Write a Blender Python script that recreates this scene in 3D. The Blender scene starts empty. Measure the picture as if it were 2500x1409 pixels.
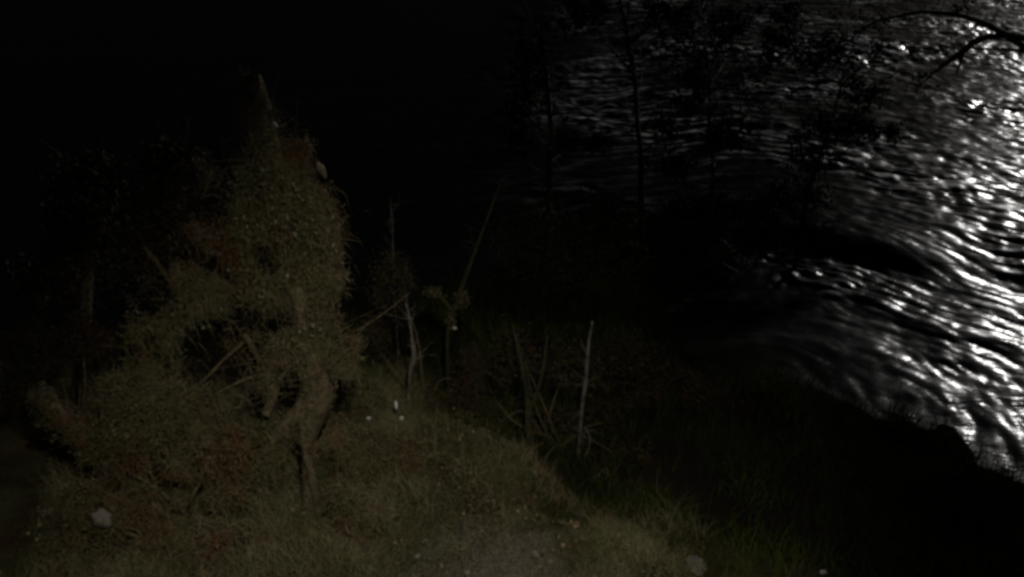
import bpy, math, random
import numpy as np
from mathutils import Vector

R = math.radians
SC = bpy.context.scene
COL = SC.collection
RNG = np.random.default_rng(7)
random.seed(7)

# ------------------------------------------------------------------ camera
CAM_H, PITCH, FPX = 8.0, 28.0, 1962.0            # metres above the water, degrees down, focal length in 2500-px frame
cd = bpy.data.cameras.new('camera'); cam = bpy.data.objects.new('camera', cd); COL.objects.link(cam)
cam.location = (0, 0, CAM_H); cam.rotation_euler = (R(90 - PITCH), 0, 0)
cd.sensor_width = 36; cd.lens = 36 * FPX / 2500; cd.clip_start = 0.05; cd.clip_end = 4000
SC.camera = cam

# ------------------------------------------------------------------ night sky, low moon across the river
MOON_AZ, MOON_EL = 38.5, 16.5                     # azimuth clockwise from the view direction (+Y), elevation
w = bpy.data.worlds.new('World'); SC.world = w; w.use_nodes = True
nt = w.node_tree; bg = nt.nodes['Background']
sky = nt.nodes.new('ShaderNodeTexSky'); sky.sky_type = 'NISHITA'; sky.sun_disc = False
sky.sun_elevation = R(MOON_EL); sky.sun_rotation = R(MOON_AZ)
nt.links.new(sky.outputs[0], bg.inputs[0]); bg.inputs[1].default_value = 0.0004
sd = bpy.data.lights.new('moon', 'SUN'); moon = bpy.data.objects.new('moon', sd); COL.objects.link(moon)
sd.energy = 0.75; sd.angle = R(5); sd.color = (1.0, 0.97, 0.94)
_d = Vector((math.sin(R(MOON_AZ)) * math.cos(R(MOON_EL)), math.cos(R(MOON_AZ)) * math.cos(R(MOON_EL)), math.sin(R(MOON_EL))))
moon.rotation_euler = (-_d).to_track_quat('-Z', 'Y').to_euler()
SC.view_settings.view_transform = 'Standard'; SC.view_settings.look = 'None'
SC.view_settings.exposure = 0.0; SC.view_settings.gamma = 1.0
SC.cycles.filter_width = 3.3                      # soft low-light phone video
SC.cycles.max_bounces = 5
SC.cycles.use_denoising = True

LAMP_POS = Vector((0.45, 0.7, 9.35)); LAMP_AIM = Vector((-0.6, 5.6, 2.3)); LAMP_W = 1750.0

# ------------------------------------------------------------------ helpers
def place(u, v, y):
    """world point at horizontal distance y seen at photo position (u, v)"""
    r = (u - 1250) / FPX; up = (704.5 - v) / FPX
    s, c = math.sin(R(PITCH)), math.cos(R(PITCH))
    f = c + s * up; z = -s + c * up
    t = y / f
    return np.array((r * t, y, CAM_H + z * t))

def hash2(ix, iy, seed):
    n = (ix.astype(np.int64) * 374761393 + iy.astype(np.int64) * 668265263 + seed * 1442695041) & 0x7fffffff
    n = ((n ^ (n >> 13)) * 1274126177) & 0x7fffffff
    n = n ^ (n >> 16)
    return (n & 0xffffff) / float(0xffffff)

def perlin(x, y, seed=0):
    x = np.asarray(x, float); y = np.asarray(y, float)
    ix = np.floor(x); iy = np.floor(y); fx = x - ix; fy = y - iy
    u = fx * fx * fx * (fx * (fx * 6 - 15) + 10); v = fy * fy * fy * (fy * (fy * 6 - 15) + 10)
    def g(a, b, dx, dy):
        t = hash2(ix + a, iy + b, seed) * 2 * math.pi
        return np.cos(t) * dx + np.sin(t) * dy
    n00 = g(0, 0, fx, fy); n10 = g(1, 0, fx - 1, fy); n01 = g(0, 1, fx, fy - 1); n11 = g(1, 1, fx - 1, fy - 1)
    return ((n00 * (1 - u) + n10 * u) * (1 - v) + (n01 * (1 - u) + n11 * u) * v) * 1.5

def fbm(x, y, seed=0, octv=4):
    a, s, o = 1.0, 0.0, 0.0
    for k in range(octv):
        o = o + a * perlin(x * 2 ** k, y * 2 ** k, seed + k); a *= 0.5
    return o

def sstep(a, b, x):
    t = np.clip((x - a) / (b - a), 0, 1); return t * t * (3 - 2 * t)

def link(name, me, mat=None, parent=None, smooth=False):
    if mat: me.materials.append(mat)
    if smooth: me.polygons.foreach_set('use_smooth', np.ones(len(me.polygons), bool))
    o = bpy.data.objects.new(name, me); COL.objects.link(o)
    if parent is not None:
        o.parent = parent
        o.matrix_parent_inverse.identity()
    return o

def mesh_np(name, V, F):
    """V (n,3), F (m,k) arrays to a mesh"""
    V = np.asarray(V, np.float32); F = np.asarray(F, np.int32)
    me = bpy.data.meshes.new(name); k = F.shape[1]
    me.vertices.add(len(V)); me.vertices.foreach_set('co', V.ravel())
    me.loops.add(F.size); me.loops.foreach_set('vertex_index', F.ravel())
    me.polygons.add(len(F)); me.polygons.foreach_set('loop_start', np.arange(0, F.size, k, dtype=np.int32))
    me.polygons.foreach_set('loop_total', np.full(len(F), k, np.int32))
    me.update(calc_edges=True); me.validate()
    return me

def tag(o, label, cat, group=None):
    o['label'] = label; o['category'] = cat
    if group: o['group'] = group
    return o

def kind(o, k):
    o['kind'] = k; return o

def empty(name, loc=(0, 0, 0)):
    o = bpy.data.objects.new(name, None); COL.objects.link(o); o.location = loc; o.empty_display_size = 0.2
    return o

class Thing:
    """an Empty at the base; parts are given in world coordinates"""
    def __init__(s, name, base, label, cat, group=None):
        s.b = np.array(base, float); s.o = tag(empty(name, tuple(s.b)), label, cat, group)
    def part(s, name, V, F, mat, smooth=False, stuff=False):
        o = link(name, mesh_np(name, np.asarray(V) - s.b, F), mat, s.o, smooth)
        if stuff: o['kind'] = 'stuff'
        return o

def smooth_path(P, n):
    """Catmull-Rom resampling of (k,4) xyz+radius points"""
    P = np.asarray(P, float); Q = np.vstack([2 * P[0] - P[1], P, 2 * P[-1] - P[-2]])
    out = []
    for i in range(len(P) - 1):
        a, b, c, d = Q[i:i + 4]
        for t in np.linspace(0, 1, n, endpoint=False):
            out.append(0.5 * (2 * b + (c - a) * t + (2 * a - 5 * b + 4 * c - d) * t * t + (3 * b - a - 3 * c + d) * t ** 3))
    out.append(P[-1]); out = np.array(out); out[:, 3] = np.maximum(out[:, 3], 0.002)
    return out

def tube(P, seg=8, n=5, rough=0.15, seed=0, base_v=0):
    """tapered knobbly tube along xyz+radius points, closed at both ends"""
    S = smooth_path(P, n); rng = np.random.default_rng(seed)
    T = np.gradient(S[:, :3], axis=0); T /= np.linalg.norm(T, axis=1)[:, None] + 1e-9
    ref = np.array((0.0, 0.0, 1.0)) if abs(T[0][2]) < 0.9 else np.array((1.0, 0.0, 0.0))
    V, F = [], []
    ph = rng.random(3) * 6.28
    for i, (p, t) in enumerate(zip(S, T)):
        a = ref - t * ref.dot(t); a /= np.linalg.norm(a) + 1e-9; ref = a
        b = np.cross(t, a)
        for k in range(seg):
            an = 2 * math.pi * k / seg
            rr = p[3] * (1 + rough * (math.sin(3 * an + ph[0] + i * 0.25) * 0.6 + (rng.random() - 0.5)))
            V.append(p[:3] + (a * math.cos(an) + b * math.sin(an)) * rr)
    m = len(S)
    for i in range(m - 1):
        for k in range(seg):
            k2 = (k + 1) % seg
            F.append((i * seg + k, i * seg + k2, (i + 1) * seg + k2, (i + 1) * seg + k))
    for i, c in ((0, S[0, :3]), (m - 1, S[-1, :3])):
        ci = len(V); V.append(c)
        for k in range(0, seg, 2):
            a0, a1, a2 = i * seg + k, i * seg + (k + 1) % seg, i * seg + (k + 2) % seg
            F.append((ci, a0, a1, a2))
    return np.array(V), np.array(F) + base_v

def join(*VF):
    V, F, o = [], [], 0
    for v, f in VF:
        V.append(v); F.append(f + o); o += len(v)
    return np.vstack(V), np.vstack(F)

def leaves(P, size, rng, droop=0.5, aspect=1.5, nrm=None):
    """pointed, folded leaf quads at points P: two quads sharing a midrib"""
    n = len(P)
    s = size * rng.uniform(0.6, 1.35, n)[:, None]
    d = rng.normal(size=(n, 3)); d[:, 2] -= droop * 1.5; d /= np.linalg.norm(d, axis=1)[:, None]
    u = rng.normal(size=(n, 3))
    if nrm is not None: u = u * 0.7 + np.cross(d, nrm)
    u -= d * (u * d).sum(1)[:, None]; u /= np.linalg.norm(u, axis=1)[:, None] + 1e-9
    nn = np.cross(d, u)
    a = P; tip = P + d * s * aspect
    mid = P + d * s * aspect * 0.45 - nn * s * 0.12
    l = P + d * s * aspect * 0.4 + u * s * 0.5; r = P + d * s * aspect * 0.4 - u * s * 0.5
    V = np.stack([a, l, tip, r, mid], 1).reshape(-1, 3)
    i = np.arange(n)[:, None] * 5
    F = np.concatenate([i + np.array([[0, 4, 2, 1]]), i + np.array([[0, 3, 2, 4]])], 0)
    return V, F

def strands(P, length, width, rng, droop=.8):
    """thin bent strips hanging from points P: dry vine, twig tips, withered stalks"""
    n = len(P); l = (length * rng.uniform(.4, 1.5, n))[:, None]
    d = rng.normal(size=(n, 3)); d[:, 2] += .15; d /= np.linalg.norm(d, axis=1)[:, None]
    u = np.cross(d, rng.normal(size=(n, 3))); u /= np.linalg.norm(u, axis=1)[:, None] + 1e-9; u *= width / 2
    m = P + d * l * .5; dd = d + np.array((0, 0, -1.0)) * (droop * rng.random(n))[:, None] * 2; dd /= np.linalg.norm(dd, axis=1)[:, None]
    e = m + dd * l * .6
    V = np.stack([P - u, P + u, m + u * .8, m - u * .8, e + u * .25, e - u * .25], 1).reshape(-1, 3)
    i = np.arange(n)[:, None] * 6
    return V, np.concatenate([i + np.array([[0, 1, 2, 3]]), i + np.array([[3, 2, 4, 5]])], 0)

def twigs(path, n, length, r0, rng, lo=.25):
    """fine side twigs along an xyz+radius path, three-sided, once forked"""
    S = smooth_path(path, 6); out = []
    for _ in range(n):
        k = int(len(S) * rng.uniform(lo, .98)); p = S[min(k, len(S) - 1), :3]
        d = rng.normal(size=3); d[2] = abs(d[2]) * .9 + .15; d /= np.linalg.norm(d); L = length * rng.uniform(.4, 1.1)
        q = p + d * L * .5; e = q + (d + np.clip(rng.normal(size=3), -1.5, 1.5) * .5) * L * .5
        out.append(tube([np.append(p, r0), np.append(q, r0 * .7), np.append(e, r0 * .25)], 4, 2, .1, int(rng.integers(9999))))
        f = q + (d + rng.normal(size=3) * .9) * L * .35
        out.append(tube([np.append(q, r0 * .6), np.append((q + f) / 2 + rng.normal(size=3) * .01, r0 * .4), np.append(f, r0 * .2)], 4, 2, .1, int(rng.integers(9999))))
    return join(*out)

def clump_points(cl, rng, shell=0.55, gap=-.22):
    """points in a set of ellipsoids (cx,cy,cz,rx,ry,rz,n): thicker towards the surface, broken by noise"""
    out = []
    for cx, cy, cz, rx, ry, rz, n in cl:
        n = int(n); d = rng.normal(size=(n * 2, 3)); d /= np.linalg.norm(d, axis=1)[:, None]
        rad = (shell + (1 - shell) * rng.random(n * 2)) * rng.uniform(0.75, 1.12, n * 2)
        lump = 1 + 0.35 * perlin(d[:, 0] * 2.3 + cx * 5, d[:, 2] * 2.3 + d[:, 1] * 1.7 + cz * 3, 11)
        q = d * (rad * lump)[:, None] * np.array((rx, ry, rz)) + np.array((cx, cy, cz))
        hole = perlin(q[:, 0] * 3.1 + q[:, 1] * 1.7, q[:, 2] * 3.1 - q[:, 1] * 1.3, 5)
        big = perlin(q[:, 0] * 1.5 - q[:, 1] * 1.1 + 7, q[:, 2] * 1.6 + q[:, 1] * .9, 6)
        q = q[(hole > gap) & (big > gap - .08)][:n]
        out.append(q)
    return np.vstack(out)

# ------------------------------------------------------------------ materials
def newmat(name):
    m = bpy.data.materials.new(name); m.use_nodes = True
    t = m.node_tree; b = t.nodes['Principled BSDF']
    return m, t, b

def ramp(t, stops, src):
    r = t.nodes.new('ShaderNodeValToRGB'); e = r.color_ramp.elements
    while len(e) < len(stops): e.new(0.5)
    for k, (p, c) in enumerate(stops): e[k].position = p; e[k].color = (*c, 1)
    t.links.new(src, r.inputs[0]); return r

def noise(t, scale, detail=4, rough=0.6, world=True):
    n = t.nodes.new('ShaderNodeTexNoise'); n.inputs['Scale'].default_value = scale
    n.inputs['Detail'].default_value = detail; n.inputs['Roughness'].default_value = rough
    g = t.nodes.new('ShaderNodeNewGeometry'); t.links.new(g.outputs['Position'], n.inputs['Vector'])
    return n

def mix(t, a, b, fac):
    m = t.nodes.new('ShaderNodeMix'); m.data_type = 'RGBA'
    for s, v in ((m.inputs[6], a), (m.inputs[7], b)):
        if isinstance(v, tuple): s.default_value = (*v, 1)
        else: t.links.new(v, s)
    if isinstance(fac, (int, float)): m.inputs[0].default_value = fac
    else: t.links.new(fac, m.inputs[0])
    return m.outputs[2]

def patch_mat(name, stops, scale, fine, rough=0.6, spec=0.3, vary=0.5, bump=0.0, bscale=40):
    """colour from large patches of the plant or soil itself, broken up by a fine grain"""
    m, t, b = newmat(name)
    n1 = noise(t, scale, 3, 0.55); r = ramp(t, stops, n1.outputs['Fac'])
    n2 = noise(t, fine, 2, 0.6); k = ramp(t, [(0.3, (1 - vary,) * 3), (0.7, (1 + 0.0,) * 3)], n2.outputs['Fac'])
    mm = t.nodes.new('ShaderNodeMix'); mm.data_type = 'RGBA'; mm.blend_type = 'MULTIPLY'; mm.inputs[0].default_value = 1
    t.links.new(r.outputs[0], mm.inputs[6]); t.links.new(k.outputs[0], mm.inputs[7])
    t.links.new(mm.outputs[2], b.inputs['Base Color'])
    b.inputs['Roughness'].default_value = rough; b.inputs['Specular IOR Level'].default_value = spec
    if bump:
        n3 = noise(t, bscale, 4, 0.65); bp = t.nodes.new('ShaderNodeBump'); bp.inputs['Strength'].default_value = bump
        bp.inputs['Distance'].default_value = 0.03
        t.links.new(n3.outputs['Fac'], bp.inputs['Height']); t.links.new(bp.outputs[0], b.inputs['Normal'])
    return m

M_VINE = [(0.30, (0.11, 0.052, 0.024)), (0.42, (0.13, 0.095, 0.05)), (0.52, (0.105, 0.10, 0.045)), (0.62, (0.155, 0.125, 0.075)), (0.74, (0.11, 0.055, 0.027))]
GREEN, OLIVE, RUST, BROWN = (0.062, 0.068, 0.026), (0.085, 0.075, 0.032), (0.085, 0.042, 0.018), (0.055, 0.038, 0.02)
M = {}
M['ivy'] = patch_mat('ivy_leaves', [(0.30, RUST), (0.42, BROWN), (0.50, GREEN), (0.62, OLIVE), (0.74, RUST)], 1.5, 26, 0.5, 0.3, 0.55)
M['bramble'] = patch_mat('bramble_leaves', [(0.30, BROWN), (0.42, GREEN), (0.52, OLIVE), (0.62, (0.08, 0.058, 0.03)), (0.74, RUST)], 1.9, 24, 0.6, 0.22, 0.6)
M['vine'] = patch_mat('dry_vine', M_VINE, 1.6, 18, 0.75, 0.1, 0.5)
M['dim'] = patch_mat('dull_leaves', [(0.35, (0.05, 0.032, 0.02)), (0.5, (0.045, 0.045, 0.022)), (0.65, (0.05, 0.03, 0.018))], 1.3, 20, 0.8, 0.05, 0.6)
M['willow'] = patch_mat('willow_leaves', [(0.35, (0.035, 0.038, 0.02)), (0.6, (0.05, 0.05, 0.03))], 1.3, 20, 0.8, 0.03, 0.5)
M['bark'] = patch_mat('mossy_bark', [(0.35, (0.085, 0.06, 0.036)), (0.5, (0.14, 0.115, 0.07)), (0.65, (0.10, 0.095, 0.045))], 5, 30, 0.9, 0.1, 0.7, 1.0, 24)
M['pale_bark'] = patch_mat('pale_bark', [(0.35, (0.05, 0.045, 0.035)), (0.52, (0.19, 0.175, 0.15)), (0.7, (0.06, 0.062, 0.036))], 6, 50, 0.7, 0.3, 0.5, 0.6, 60)
M['moss_bark'] = patch_mat('yellow_moss_bark', [(0.35, (0.02, 0.02, 0.012)), (0.55, (0.055, 0.052, 0.018)), (0.7, (0.03, 0.027, 0.018))], 5, 50, 0.8, 0.2, 0.5, 0.6, 60)
M['dark_bark'] = patch_mat('dark_wet_bark', [(0.4, (0.03, 0.024, 0.018)), (0.6, (0.05, 0.036, 0.024))], 5, 50, 0.7, 0.3, 0.4, 0.6, 60)
M['rust_bark'] = patch_mat('rusty_bark', [(0.4, (0.06, 0.035, 0.02)), (0.6, (0.10, 0.055, 0.025))], 5, 50, 0.7, 0.3, 0.4, 0.6, 60)
M['stone'] = patch_mat('pale_stone', [(0.35, (0.09, 0.08, 0.065)), (0.6, (0.16, 0.145, 0.12))], 8, 60, 0.75, 0.3, 0.3, 0.5, 50)
M['wetrock'] = patch_mat('wet_rock', [(0.4, (0.03, 0.03, 0.032)), (0.6, (0.05, 0.048, 0.045))], 3, 30, 0.35, 0.5, 0.4, 0.8, 14)
M['paper'] = patch_mat('pale_scrap', [(0.4, (0.34, 0.33, 0.31)), (0.6, (0.46, 0.45, 0.43))], 20, 60, 0.5, 0.4, 0.2)
M['dryleaf'] = patch_mat('dry_leaf', [(0.35, (0.12, 0.07, 0.035)), (0.5, (0.22, 0.16, 0.10)), (0.65, (0.10, 0.045, 0.02))], 9, 60, 0.55, 0.4, 0.3)
M['grass'] = patch_mat('bank_grass', [(0.30, (0.11, 0.075, 0.04)), (0.42, (0.12, 0.12, 0.055)), (0.56, (0.19, 0.175, 0.095)), (0.70, (0.16, 0.115, 0.065))], 1.2, 12, 0.75, 0.1, 0.5)
M['sedge'] = patch_mat('bank_sedge', [(0.35, (0.020, 0.027, 0.008)), (0.5, (0.038, 0.050, 0.011)), (0.65, (0.062, 0.080, 0.016))], 0.5, 22, 0.8, 0.0, 0.5)
M['concrete'] = patch_mat('concrete', [(0.4, (0.22, 0.21, 0.2)), (0.6, (0.3, 0.29, 0.27))], 2, 30, 0.8, 0.3, 0.3, 0.4, 30)
M['steel'] = patch_mat('painted_steel', [(0.4, (0.08, 0.085, 0.085)), (0.6, (0.1, 0.1, 0.1))], 3, 40, 0.45, 0.5, 0.2)

def soil_mat():
    m, t, b = newmat('bank_soil')
    n1 = noise(t, 1.1, 4, 0.6)
    r = ramp(t, [(0.33, (0.05, 0.03, 0.018)), (0.45, (0.052, 0.056, 0.026)), (0.56, (0.075, 0.07, 0.036)), (0.68, (0.07, 0.042, 0.024))], n1.outputs['Fac'])
    # trodden grey gravel by the foot of the wall
    g = t.nodes.new('ShaderNodeNewGeometry'); dist = t.nodes.new('ShaderNodeVectorMath'); dist.operation = 'DISTANCE'
    t.links.new(g.outputs['Position'], dist.inputs[0]); dist.inputs[1].default_value = (-0.1, 5.1, 1.9)
    n2 = noise(t, 3.2, 4, 0.6)
    ad = t.nodes.new('ShaderNodeMath'); ad.operation = 'MULTIPLY_ADD'; t.links.new(n2.outputs['Fac'], ad.inputs[0])
    ad.inputs[1].default_value = -1.6; t.links.new(dist.outputs['Value'], ad.inputs[2])
    k = ramp(t, [(0.02, (1, 1, 1)), (0.75, (0, 0, 0))], ad.outputs[0])
    n3 = noise(t, 30, 3, 0.7); gr = ramp(t, [(0.35, (0.07, 0.06, 0.045)), (0.65, (0.16, 0.145, 0.12))], n3.outputs['Fac'])
    c = mix(t, r.outputs[0], gr.outputs[0], k.outputs[0])
    sp = t.nodes.new('ShaderNodeSeparateXYZ'); t.links.new(g.outputs['Position'], sp.inputs[0])
    low_shade = t.nodes.new('ShaderNodeMapRange'); t.links.new(sp.outputs['Z'], low_shade.inputs[0]); low_shade.inputs[1].default_value = 0.6; low_shade.inputs[2].default_value = 1.7
    c = mix(t, (0.016, 0.014, 0.010), c, low_shade.outputs[0])          # shade painted into the soil colour low on the bank
    n4 = noise(t, 38, 3, 0.7); k4 = ramp(t, [(0.3, (0.45,) * 3), (0.7, (1.0,) * 3)], n4.outputs['Fac'])
    mm = t.nodes.new('ShaderNodeMix'); mm.data_type = 'RGBA'; mm.blend_type = 'MULTIPLY'; mm.inputs[0].default_value = 1
    t.links.new(c, mm.inputs[6]); t.links.new(k4.outputs[0], mm.inputs[7]); t.links.new(mm.outputs[2], b.inputs['Base Color'])
    b.inputs['Roughness'].default_value = 0.95; b.inputs['Specular IOR Level'].default_value = 0.0
    bp = t.nodes.new('ShaderNodeBump'); bp.inputs['Strength'].default_value = 0.8; bp.inputs['Distance'].default_value = 0.04
    n5 = noise(t, 22, 5, 0.7); t.links.new(n5.outputs['Fac'], bp.inputs['Height']); t.links.new(bp.outputs[0], b.inputs['Normal'])
    return m
M['soil'] = soil_mat()

def water_mat():
    m, t, b = newmat('river_water')
    b.inputs['Base Color'].default_value = (0.006, 0.0065, 0.006, 1)
    b.inputs['Roughness'].default_value = 0.13; b.inputs['IOR'].default_value = 1.33
    g = t.nodes.new('ShaderNodeNewGeometry')
    h = None
    for sc, st, rot in ((3.2, (1, 3.4, 1), -0.6), (8.0, (1, 2.6, 1), -0.75)):
        mp = t.nodes.new('ShaderNodeMapping'); mp.inputs['Scale'].default_value = st; mp.inputs['Rotation'].default_value = (0, 0, rot)
        n = t.nodes.new('ShaderNodeTexNoise'); n.inputs['Scale'].default_value = sc; n.inputs['Detail'].default_value = 3
        t.links.new(g.outputs['Position'], mp.inputs['Vector']); t.links.new(mp.outputs[0], n.inputs['Vector'])
        bp = t.nodes.new('ShaderNodeBump'); bp.inputs['Strength'].default_value = 1.0
        bp.inputs['Distance'].default_value = 0.012 if sc < 6 else 0.004
        t.links.new(n.outputs['Fac'], bp.inputs['Height'])
        if h: t.links.new(h.outputs[0], bp.inputs['Normal'])
        h = bp
    t.links.new(h.outputs[0], b.inputs['Normal'])
    fa = t.nodes.new('ShaderNodeAttribute'); fa.attribute_name = 'foam'
    t.links.new(mix(t, (0.006, 0.0065, 0.006), (0.80, 0.77, 0.77), fa.outputs['Fac']), b.inputs['Base Color'])
    rr = t.nodes.new('ShaderNodeMapRange'); t.links.new(fa.outputs['Fac'], rr.inputs[0]); rr.inputs[3].default_value = 0.20; rr.inputs[4].default_value = 0.5
    t.links.new(rr.outputs[0], b.inputs['Roughness'])
    return m
M['water'] = water_mat()

# ------------------------------------------------------------------ ground and river
BANK = np.array([(60, -8), (14, 6.0), (9.2, 8.2), (7.4, 9.5), (6.0, 10.7), (4.9, 11.5), (3.7, 12.2), (2.9, 13.2), (2.8, 14.3), (3.7, 15.0), (4.8, 15.5), (5.2, 16.7), (4.3, 18.4),
                 (2.6, 18.2), (0.9, 17.3), (-0.6, 15.0), (-4, 12.5), (-14, 13.5), (-60, 18), (-700, 60)], float)

def bank_sd(x, y):
    """signed distance to the waterline, positive on the water side"""
    x = np.asarray(x, float); y = np.asarray(y, float)
    best = np.full(x.shape, 1e9); sgn = np.ones(x.shape)
    for (ax, ay), (bx, by) in zip(BANK[:-1], BANK[1:]):
        dx, dy = bx - ax, by - ay; L = dx * dx + dy * dy
        t = np.clip(((x - ax) * dx + (y - ay) * dy) / L, 0, 1)
        d = np.hypot(x - ax - t * dx, y - ay - t * dy)
        cr = dx * (y - ay) - dy * (x - ax)
        m = d < best
        best = np.where(m, d, best); sgn = np.where(m, np.where(cr < 0, 1, -1), sgn)
    return best * sgn + np.where(best < 6, 0.55 * perlin(x * 0.75, y * 0.75, 101) + 0.25 * perlin(x * 2.1, y * 2.1, 102), 0)

def ground(x, y):
    x = np.asarray(x, float); y = np.asarray(y, float)
    d = bank_sd(x, y)                                           # + in the river
    e = (x + 0.23) * 0.664 + (y - 7.2) * 0.748 + 0.75 * perlin(x * 0.7, y * 0.7, 3)
    shelf = 1.8 - 1.2 * sstep(-0.35, 2.3, e) - 0.3 * sstep(1.0, 7, e)
    shelf = shelf + 0.22 * sstep(-1.0, -5.0, x) + 0.5 * sstep(-4, -14, x)
    land = np.minimum(shelf, np.maximum(0.06, -d * 0.42 + 0.05))
    z = np.where(d < 0, land, -0.05 - np.minimum(d * 0.35, 1.2))
    z = z + sstep(0.2, 1.2, -d) * (0.10 * fbm(x * 0.8, y * 0.8, 21, 4) + 0.035 * fbm(x * 3.3, y * 3.3, 31, 3))
    far = sstep(105, 150, y + 0.12 * x)
    return z + far * (6 + 8 * sstep(150, 400, y))

def axis(lo, hi, step, out, grow=1.25):
    a = list(np.arange(lo, hi + 1e-6, step)); s = step
    while a[-1] < out: s *= grow; a.append(a[-1] + s)
    s = step; b = []
    v = a[0]
    while v > -out: s *= grow; v -= s; b.append(v)
    return np.array(b[::-1] + a)

def grid(xs, ys, fz):
    X, Y = np.meshgrid(xs, ys); Z = fz(X, Y)
    V = np.stack([X, Y, Z], -1).reshape(-1, 3); nx, ny = len(xs), len(ys)
    i = (np.arange(ny - 1)[:, None] * nx + np.arange(nx - 1)[None]).ravel()
    return V, np.stack([i, i + 1, i + nx + 1, i + nx], 1)

V, F = grid(axis(-9, 11, 0.09, 1500), axis(1.5, 26, 0.09, 1500), ground)
kind(link('bank_ground', mesh_np('bank_ground', V, F), M['soil'], None, True), 'structure')

CX, CY = 3.0, 9.6                                                # the current bends round the spit here
DROP = np.array([(-10, 21), (3.5, 18.6), (7.0, 17.4), (9.0, 16.2), (12, 14.7), (20, 11.5), (40, 6)], float)
def drop_sd(x, y):
    """signed distance to the little drop in the river, positive upstream (beyond it)"""
    best = np.full(np.shape(x), 1e9); sg = np.ones(np.shape(x))
    for (ax, ay), (bx, by) in zip(DROP[:-1], DROP[1:]):
        dx, dy = bx - ax, by - ay; t = np.clip(((x - ax) * dx + (y - ay) * dy) / (dx * dx + dy * dy), 0, 1)
        d = np.hypot(x - ax - t * dx, y - ay - t * dy); m = d < best
        best = np.where(m, d, best); sg = np.where(m, np.sign(dx * (y - ay) - dy * (x - ax)), sg)
    return best * sg
def river(x, y, want='h'):
    dx, dy = x - CX, y - CY; r = np.hypot(dx, dy); th = np.arctan2(dy, dx)
    S = r + 0.65 * fbm(x * 0.22, y * 0.22, 41, 2) + 0.16 * perlin(x * 0.9, y * 0.9, 43)
    L = th * np.minimum(r, 30) * 0.9 + 0.8 * perlin(x * 0.3, y * 0.3, 45)
    turb = sstep(-0.4, 0.5, fbm(x * 0.17 + 3, y * 0.17, 51, 2)); rough = (0.5 + 0.9 * turb) * (0.5 + 0.5 * sstep(10.5, 16.5, y))
    def ridged(a): return 1 - np.abs(a) * 2.2
    big = perlin(S * 0.42, L * 0.16, 61); wob = 0.35 * perlin(x * 0.7, y * 0.7, 69)
    cr = 1 - np.abs(perlin(S * 1.3 + 0.3 * big, L * 0.55, 63)) * 2
    f1 = perlin(S * 3.1 + wob, L * 0.95, 67); f2 = perlin(S * 5.4 + wob, L * 1.7, 64); f3 = perlin(S * 8.5, L * 2.8, 70)
    cr2 = f1 * 1.6
    iso = 0.7 + 0.4 * sstep(9, 26, r)
    db = drop_sd(x, y) + 0.35 * perlin(x * 0.5, y * 0.5, 47); slick = np.exp(-(db / 0.6) ** 2) * sstep(4.0, 6.5, x) * (1 - 0.75 * sstep(8.0, 11.5, x))
    h = 0.07 * big + rough * (0.045 * perlin(S * 1.0, L * 0.45, 62) + 0.012 * cr + 0.036 * f1 + 0.027 * f2 + 0.015 * f3)
    h = h + iso * rough * (0.045 * perlin(x * 0.95, y * 0.95, 65) + 0.034 * perlin(x * 2.6, y * 2.2, 68) + 0.016 * perlin(x * 5.2, y * 5.2, 66))
    h = h * (1 - 0.7 * slick) + 0.30 * sstep(-0.6, 0.6 + 1.6 * sstep(8.0, 11.5, x), db) * sstep(4.0, 7.5, x)
    if want == 'foam':                                            # air-whitened crests; whiteness painted out over the unlit left water and dim bay
        lit_zone = (1 - 0.85 * slick) * sstep(-1.5, 6.0, x + 2.6 * fbm(x * 0.14, y * 0.14, 91, 3) - 0.05 * (y - 20)) * (0.12 + 0.88 * sstep(0.5, 7.0, bank_sd(x, y)))
        streak = 0.5 + 0.8 * perlin(S * 3.0 + wob, L * 0.7, 92) + 0.55 * perlin(S * 6.5, L * 1.2, 94) + 0.5 * perlin(x * 2.6, y * 2.6, 93)
        return np.clip(lit_zone * (0.25 + 0.85 * turb) * sstep(0.36, 1.3, 0.3 * cr + 0.4 * cr2 + 0.5 * f2 + 0.6 * streak), 0, 1)
    cut = sstep(180, 70, np.hypot(x, y)) * (0.25 + 0.75 * sstep(-4, 2, x)) * sstep(-0.3, 1.0, bank_sd(x, y))
    return h * cut
ys = [4.0]; s = 0.055
while ys[-1] < 75:
    ys.append(ys[-1] + s); s = 0.055 if ys[-1] < 16 else 0.055 + (ys[-1] - 16) * 0.0034
while ys[-1] < 1400: s *= 1.3; ys.append(ys[-1] + s)
xs = axis(-8, 38, 0.065, 1400, 1.3)
V, F = grid(xs, np.array(ys), river)
rm = mesh_np('river', V, F); kind(link('river', rm, M['water'], None, True), 'structure')
at = rm.attributes.new('foam', 'FLOAT', 'POINT'); at.data.foreach_set('value', river(V[:, 0], V[:, 1], 'foam').astype(np.float32))

# quay the photograph was taken from: wall, deck and parapet, all below and behind the lens
def box(x0, x1, y0, y1, z0, z1):
    V = np.array([(x, y, z) for z in (z0, z1) for y in (y0, y1) for x in (x0, x1)], float)
    return V, np.array([(0, 2, 3, 1), (4, 5, 7, 6), (0, 1, 5, 4), (2, 6, 7, 3), (0, 4, 6, 2), (1, 3, 7, 5)])
V, F = join(box(-20, 20, -6, 0.25, -1, 6.3), box(-20, 20, 0.0, 0.22, 6.303, 7.25))
kind(link('quay_wall', mesh_np('quay_wall', V, F), M['concrete']), 'structure')

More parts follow.
